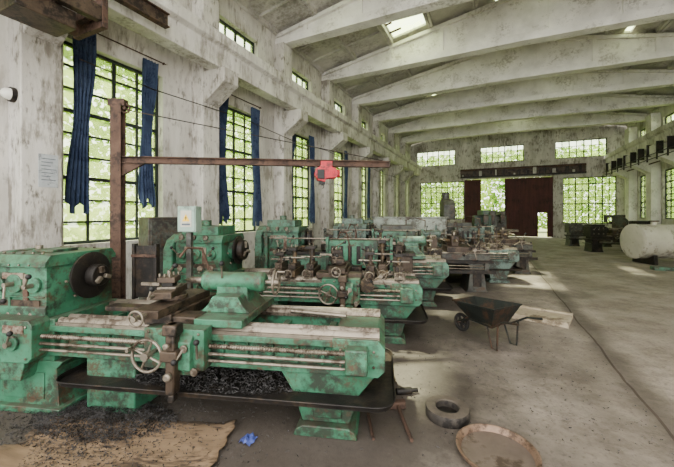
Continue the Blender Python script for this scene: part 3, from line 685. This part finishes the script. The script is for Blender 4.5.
# ---------------------------------------------------------------- jib crane
JX,JY=-4.0,2.43
E=empty('jib_crane',(JX,JY,0),0,label='rusty steel jib crane with wire tie over the lathes',category='crane')
ARM=Vector((-1.2-JX,4.16-JY,0)); aln=ARM.length; ang=math.atan2(ARM.y,ARM.x)
mb=MB(); mb.box(-.06,.06,-.06,-.048,0,2.95,'rust'); mb.box(-.06,.06,.048,.06,0,2.95,'rust'); mb.box(-.008,.008,-.048,.048,0,2.95,'rust'); mb.box(-.15,.15,-.15,.15,0,.02,'rust')
o=mb.obj('post',E,.003); o.rotation_euler=(0,0,ang)
mb=MB(); mb.box(-.03,aln,-.04,.04,2.32,2.332,'rust'); mb.box(-.03,aln,-.04,.04,2.25,2.262,'rust'); mb.box(-.03,aln,-.006,.006,2.262,2.32,'rust')
o=mb.obj('arm',E,.002); o.rotation_euler=(0,0,ang)
mb=MB(); mb.cyl((.0,0,2.9),(aln-.1,0,2.34),.006,'dark',8); mb.wheel((.08,0,2.9),(0,1,0),.05,.012,'rust',3,.02); mb.box(-.09,.09,-.05,.05,2.92,3.0,'rust')
o=mb.obj('tie_rod',E); o.rotation_euler=(0,0,ang)
mb=MB(); mb.prism([(.05,2.1),(.05,2.25),(.3,2.25)],'y',-.02,.02,'rust')
o=mb.obj('bracket',E); o.rotation_euler=(0,0,ang)
hx=aln*.75; d=ARM.normalized()
H=empty('chain_hoist',(JX+d.x*hx,JY+d.y*hx,2.25),ang,.9,label='small red electric hoist hanging from the jib arm',category='hoist')
mb=MB()
mb.prism([(-.15,-.04),(-.17,-.12),(-.12,-.2),(-.02,-.22),(.0,-.17),(.14,-.16),(.17,-.1),(.13,-.03),(.03,.0),(-.08,.0)],'y',-.08,.08,'red')
mb.cyl((.12,0,-.095),(.19,0,-.095),.055,'red',16)
for i in range(4): mb.cyl((.01+i*.03,0,-.095),(.018+i*.03,0,-.095),.088,'red',20)
mb.box(-.13,-.03,-.1,-.08,-.18,-.05,'black'); mb.box(-.1,-.02,-.05,.05,-.25,-.2,'black')
mb.obj('hoist_body',H,.006)
mb=MB(); mb.box(-.08,.08,-.06,-.048,-.02,.07,'red'); mb.box(-.08,.08,.048,.06,-.02,.07,'red')
for x in (-.05,.05): mb.cyl((x,-.048,.035),(x,-.02,.035),.02,'dark',12); mb.cyl((x,.048,.035),(x,.02,.035),.02,'dark',12)
mb.obj('trolley',H)
mb=MB(); mb.tube([(-.05,0,-.24),(-.05,0,-.26),(-.035,0,-.275),(-.04,0,-.3),(-.055,0,-.305)],.006,'dark',6); mb.obj('hook',H)
# ---------------------------------------------------------------- cabinets
E=empty('electrical_cabinet',(-3.22,2.78,0),math.radians(20),label='pale green electrical control box on a stand with warning sign',category='electrical cabinet')
mb=MB(); mb.box(-.11,.11,-.07,.07,1.44,1.74,'boxgreen'); mb.box(-.1,.1,-.08,-.07,1.45,1.73,'boxgreen'); mb.obj('cabinet_body',E,.006)
mb=MB(); mb.box(-.03,.03,-.03,.03,0.02,1.44,'greyp'); mb.box(-.12,.12,-.12,.12,0,.02,'greyp'); mb.obj('stand',E,.004)
mb=MB(); mb.box(-.065,.065,-.084,-.08,1.5,1.69,'white')
mb.prism([(-.045,1.565),(.045,1.565),(0,1.65)],'y',-.087,-.084,'yellow')
mb.prism([(.008,1.635),(-.015,1.602),(-.003,1.602),(-.008,1.575),(.015,1.61),(.002,1.61)],'y',-.089,-.087,'black')
mb.box(-.05,.05,-.086,-.084,1.52,1.54,'ink'); mb.obj('warning_sign',E,smooth=False,label='white sign with yellow electrical hazard triangle')
E=empty('electrical_cabinet',(-4.75,3.6,0),math.radians(75),label='grey steel electrical cabinet standing by the window',category='electrical cabinet')
mb=MB(); mb.box(-.3,.3,-.2,.2,.0,1.6,'greyp'); mb.obj('cabinet_body',E,.01)
mb=MB(); mb.box(-.27,.27,-.22,-.2,.12,1.55,'greyp'); mb.cyl((.2,-.22,.9),(.2,-.25,.9),.02,'dark',10); mb.obj('door',E,.005)
# ---------------------------------------------------------------- things on wall
xw=XL+.36
E=empty('wall_lamp',(-5.90,2.205,3.27),math.radians(-90),label='round bulkhead wall lamp with milky glass',category='lamp')
mb=MB(); mb.cyl((0,0,0),(.05,0,0),.1,'dark',24); mb.obj('lamp_base',E)
mb=MB(); mb.lathe((.05,0,0),(1,0,0),[(0,.08),(.05,.07),(.08,.045),(.1,.01)],'glasslamp',24); mb.obj('lamp_shade',E)
mb=MB(); mb.box(xw,xw+.01,2.4,2.63,2.03,2.5,'paper')
for i in range(7): mb.box(xw+.01,xw+.012,2.43,2.6-.03*(i%3),2.43-i*.05,2.44-i*.05,'ink')
mb.obj('notice_board',smooth=False,label='faded paper notice fixed to the pilaster',category='notice')
mb=MB(); mb.tube([(XL+.05,1.95,0),(XL+.05,1.95,4.2),(XL+.05,2.0,4.6)],.03,'rust',10)
for z in (.8,2.2,3.6): mb.box(XL,XL+.09,1.9,2.0,z,z+.03,'rust')
mb.obj('wall_pipe',label='rusty conduit pipe running up the wall',category='pipe')
mb=MB()
mb.tube([(xw+.03,2.9+i*1.2,4.02-.05*math.sin(i*1.57)) for i in range(19)],.01,'dark',6)
mb.obj('power_cable',label='black cable running along the wall',category='cable')
E=empty('crane_carriage',(-4.95,1.9,4.0),0,label='brown rusty steel crane end platform below the concrete rail',category='crane')
mb=MB(); mb.box(-.45,-.35,-1.2,.75,.22,.42,'brown'); mb.box(.15,.25,-1.2,.75,.22,.42,'brown')
for y in (-1.1,-.4,.3,.65): mb.box(-.35,.15,y,y+.08,.26,.38,'rust')
mb.box(-.45,.25,.75,.83,.15,.55,'rust'); mb.obj('girder',E,.008)
mb=MB(); mb.box(-.3,.15,-.1,.5,0,.22,'brown'); mb.cyl((-.1,.5,.12),(-.1,.62,.12),.09,'rust',18); mb.obj('motor_box',E,.01)
mb=MB(); mb.box(-.16,-.04,-1.2,2.0,.84,.86,'rust'); mb.box(-.16,-.04,-1.2,2.0,1.06,1.08,'rust'); mb.box(-.11,-.09,-1.2,2.0,.86,1.06,'brown')
mb.box(-.14,-.06,.7,.8,.4,.84,'brown'); mb.box(-.14,-.06,-.8,-.7,.4,.84,'brown'); mb.obj('rail_beam',E,.004,label='rusty longitudinal steel channel')
mb=MB(); mb.tube([(XR-.46,12,4.25),(XR-.46,26.9,4.25)],.03,'rust',10)
mb.obj('wall_pipe',label='rusty horizontal pipe along the side wall',category='pipe')
mb=MB()
for z in (4.15,4.35): mb.tube([(XR-1.36,12,z),(XR-1.36,26.9,z)],.02,'dark',8)
for y in range(12,27): mb.box(XR-1.39,XR-1.15,y,y+.05,4.3,4.85,'dark'); mb.box(XR-1.39,XR-1.34,y,y+.05,4.05,4.45,'dark')
mb.obj('conductor_rail',label='dark overhead conductor rails bracketed along the side wall',category='rail')
# ---------------------------------------------------------------- floor things
E=empty('wheelbarrow',(-.08,4.72,0),math.radians(-38),.78,label='dark steel wheelbarrow with deep tray on the aisle floor',category='wheelbarrow')
mb=MB()
top=[(-.45,-.27,.60),(.42,-.33,.66),(.42,.33,.66),(-.45,.27,.60)]; bot=[(-.22,-.14,.34),(.28,-.2,.36),(.28,.2,.36),(-.22,.14,.34)]
T=[mb.bm.verts.new(p) for p in top];B=[mb.bm.verts.new(p) for p in bot]
for i in range(4): mb.face([T[i],T[(i+1)%4],B[(i+1)%4],B[i]],'barrow')
mb.face(B,'barrow')
o=mb.obj('tray',E,0,smooth=False); sm=o.modifiers.new('s','SOLIDIFY'); sm.thickness=.012
mb=MB(); mb.tube(top,.014,'barrow',8,closed=True); mb.obj('rim',E)
mb=MB()
for s in (-1,1): mb.tube([(-.5,s*.07,.2),(-.2,s*.13,.32),(.3,s*.22,.34),(.55,s*.27,.5),(.78,s*.28,.54)],.017,'barrow',8)
mb.tube([(-.3,-.12,.31),(-.3,.12,.31)],.014,'rust',8); mb.tube([(.25,-.21,.335),(.25,.21,.335)],.014,'rust',8)
mb.obj('handle',E)
for s in (-1,1):
    mb=MB(); mb.tube([(.2,s*.2,.33),(.3,s*.22,.02),(.4,s*.23,.02),(.42,s*.24,.4)],.014,'barrow',8); mb.obj('leg',E)
mb=MB(); mb.wheel((-.5,0,.165),(0,1,0),.135,.03,'rubber',5,.04); mb.cyl((-.5,-.09,.18),(-.5,.09,.18),.012,'rust',8); mb.obj('wheel',E)
mb=MB(); mb.box(-.5,.5,-.32,.32,.0,.05,'pale'); mb.box(-.5,.5,-.32,-.25,.05,.08,'pale'); mb.box(-.5,.5,.25,.32,.05,.08,'pale')
mb.obj('wooden_board',bevel=.006,loc=(.6,6.15,0),rot=math.radians(-15),label='pale wooden crate lid lying flat on the floor',category='board')
mb=MB(); mb.lathe((0,0,0),(0,0,1),[(.004,.125),(0,.165),(.01,.172),(.075,.172),(.082,.168),(.085,.1),(.078,.09),(.004,.085)],'ringm',36,cap=False); mb.face(mb.ring((0,0,.03),(0,0,1),.087,36),'dark')
mb.obj('steel_ring',loc=(-.33,2.82,0),label='squat dusty cast iron ring lying on the floor',category='machine part')
mb=MB(); mb.lathe((0,0,0),(0,0,1),[(0,.01),(0,.25),(.02,.28),(.022,.24),(.016,.01)],'copper',48)
mb.lathe((0,0,.018),(0,0,1),[(0,.262),(.002,.282),(.034,.3),(.044,.3),(.046,.29),(.034,.275),(.004,.258)],'rustrim',48,cap=False)
o=mb.obj('round_plate',loc=(.03,2.5,0),label='round dull brown metal dish with raised rim',category='metal plate'); o.scale=(.88,.88,.88)
# torn cardboard with raised flaps
mb=MB(); nx,ny=26,16; g=[]
for j in range(ny+1):
    row=[]
    for i in range(nx+1):
        u=i/nx; v=j/ny; x=-.95+1.5*u; y=-.38+.74*v
        ex=(.04*math.sin(v*23)+.03*math.sin(v*51)) if i==0 else (.015*math.sin(v*31) if i==nx else 0)
        ey=(.03*math.sin(u*29)+.02*math.sin(u*63)) if j==0 else (.01*math.sin(u*41) if j==ny else 0)
        z=.006+.004*math.sin(u*9+v*5)**2
        if u<.22 and v<.55: z+=.10*((.22-u)/.22)**1.5*(1-v/.55)**.5
        if v<.15 and u>.4: z+=.05*((.15-v)/.15)*math.sin((u-.4)/.6*math.pi)
        if u>.93: z+=.03*((u-.93)/.07)*v
        row.append(mb.bm.verts.new((x+ex,y+ey,z)))
    g.append(row)
for j in range(ny):
    for i in range(nx): mb.face([g[j][i],g[j][i+1],g[j+1][i+1],g[j+1][i]],'wood')
o=mb.obj('cardboard_sheet',loc=(-2.18,1.47,.0),rot=math.radians(22),label='torn brown cardboard sheet with raised flaps beneath the lathe',category='cardboard')
sm=o.modifiers.new('s','SOLIDIFY'); sm.thickness=.005; sm.offset=1
def chips(name,fx,n,label,ln=.05):
    mb=MB()
    for i in range(n):
        x,y,z=fx(); a=R.uniform(0,6.28); k=R.uniform(.4,1)*ln; cu=R.uniform(-1,1)
        P=[]
        for j in range(4):
            aa=a+cu*j*1.2; w=ln*.06
            P.append(mb.bm.verts.new((x,y,z+R.uniform(0,.012)))); P.append(mb.bm.verts.new((x+w,y+w,z+w+R.uniform(0,.012))))
            x+=math.cos(aa)*k*.33; y+=math.sin(aa)*k*.33
        for j in range(3): mb.face([P[2*j],P[2*j+1],P[2*j+3],P[2*j+2]],'chips')
    return mb.obj(name,smooth=False,kind='stuff',label=label,category='metal shavings')
def heap(cx,cy,rx,ry,h,z0=0.0,th=0):
    def f():
        while True:
            u,v=R.uniform(-1,1),R.uniform(-1,1)
            if u*u+v*v<1: break
        hh=h*max(0,1-(u*u+v*v))**1.3*R.random()**.4
        x,y=u*rx,v*ry
        return (cx+x*math.cos(th)-y*math.sin(th),cy+x*math.sin(th)+y*math.cos(th),z0+hh+.002)
    return f
cR,sR=math.cos(ROT),math.sin(ROT)
def l1(x,y): return (-3.806+x*cR-y*sR,1.283+x*sR+y*cR)
a=l1(1.9,.42); chips('tray_shavings',heap(a[0],a[1],1.12,.45,.09,.3,ROT),8000,'curly steel shavings lying in the chip tray',ln=.035)
a=l1(1.05,.0); chips('floor_shavings',heap(a[0],a[1],.6,.26,.04,.015,ROT),4000,'heap of curly steel shavings on the cardboard',ln=.03)
chips('floor_swarf',lambda:(R.gauss(-2.9,.7),R.gauss(1.25,.5),.014),7000,'loose steel swarf scattered across the floor',ln=.028)
chips('floor_debris',lambda:(R.uniform(-2.5,1.2),R.gauss(3.6,1.3),.003),1300,'fine metal debris scattered near the machines',ln=.03)
mb=MB(); mb.box(-.13,.13,-.07,.07,0,.03,'wood'); mb.box(-.1,.0,-.05,.03,.03,.05,'pale'); mb.obj('wood_offcut',loc=(-3.0,.78,.0),rot=.5,bevel=.004,label='splintered wooden offcut among the shavings',category='wood scrap')
mb=MB(); g=[]
for j in range(7):
    row=[]
    for i in range(7): row.append(mb.bm.verts.new((-.05+i*.017+R.uniform(-.004,.004),-.05+j*.017,.005+.035*abs(math.sin(i*1.1+j*.8))*(1-abs(i-3)/4)+R.uniform(0,.008))))
    g.append(row)
for j in range(6):
    for i in range(6): mb.face([g[j][i],g[j][i+1],g[j+1][i+1],g[j+1][i]],'bluebag')
mb.obj('plastic_wrapper',loc=(-1.6,1.89,.0),label='crumpled blue plastic wrapper beside the cardboard',category='wrapper')
E=empty('hammer',(-.62,2.55,0),math.radians(-62),label='rusty long handled hammer lying on the floor',category='hammer')
mb=MB(); mb.cyl((-.2,0,.035),(.22,0,.035),.014,'rust',10); mb.obj('hammer_handle',E)
mb=MB(); mb.box(-.26,-.2,-.07,.07,.005,.065,'rust'); mb.obj('hammer_head',E,.008)
mb=MB(); mb.cyl((-.15,0,.012),(.15,0,.012),.012,'rust',10); mb.obj('steel_rod',loc=(-.85,2.42,0),rot=-1.1,label='short rusty steel rod on the floor',category='metal rod')
mb=MB(); mb.cyl((-.08,0,.03),(.06,0,.03),.03,'dark',16); mb.cyl((.06,0,.03),(.12,0,.03),.018,'dark',12); mb.obj('steel_shaft',loc=(-.72,3.0,0),rot=.6,label='dark stepped steel shaft on the floor',category='machine part')
mb=MB(); mb.lathe((0,0,.0),(0,0,1),[(0,.12),(.02,.16),(.05,.16),(.05,.05),(.12,.05)],'brown',28); mb.obj('spare_flange',loc=(-1.0,3.1,0),label='brown cast flange lying by the lathe foot',category='machine part')
# ---------------------------------------------------------------- light
w=bpy.data.worlds.new('World'); sc.world=w; w.use_nodes=True
bg=w.node_tree.nodes['Background']; bg.inputs[0].default_value=(1,.985,.96,1); bg.inputs[1].default_value=6.6
s=bpy.data.lights.new('sun','SUN'); s.energy=30; s.angle=.05; s.color=(1,.94,.84)
so=bpy.data.objects.new('sun',s); sc.collection.objects.link(so)
dv=Vector((1,-.1,-2.4)); so.rotation_euler=dv.to_track_quat('-Z','Y').to_euler()
# ---------------------------------------------------------------- camera
cd=bpy.data.cameras.new('camera'); co=bpy.data.objects.new('camera',cd); sc.collection.objects.link(co)
cd.sensor_width=36; cd.lens=330/674*36; cd.shift_y=-19.5/674; cd.clip_start=.05
co.location=(0,0,1.65); co.rotation_euler=(math.radians(90),0,math.radians(25.15))
sc.camera=co
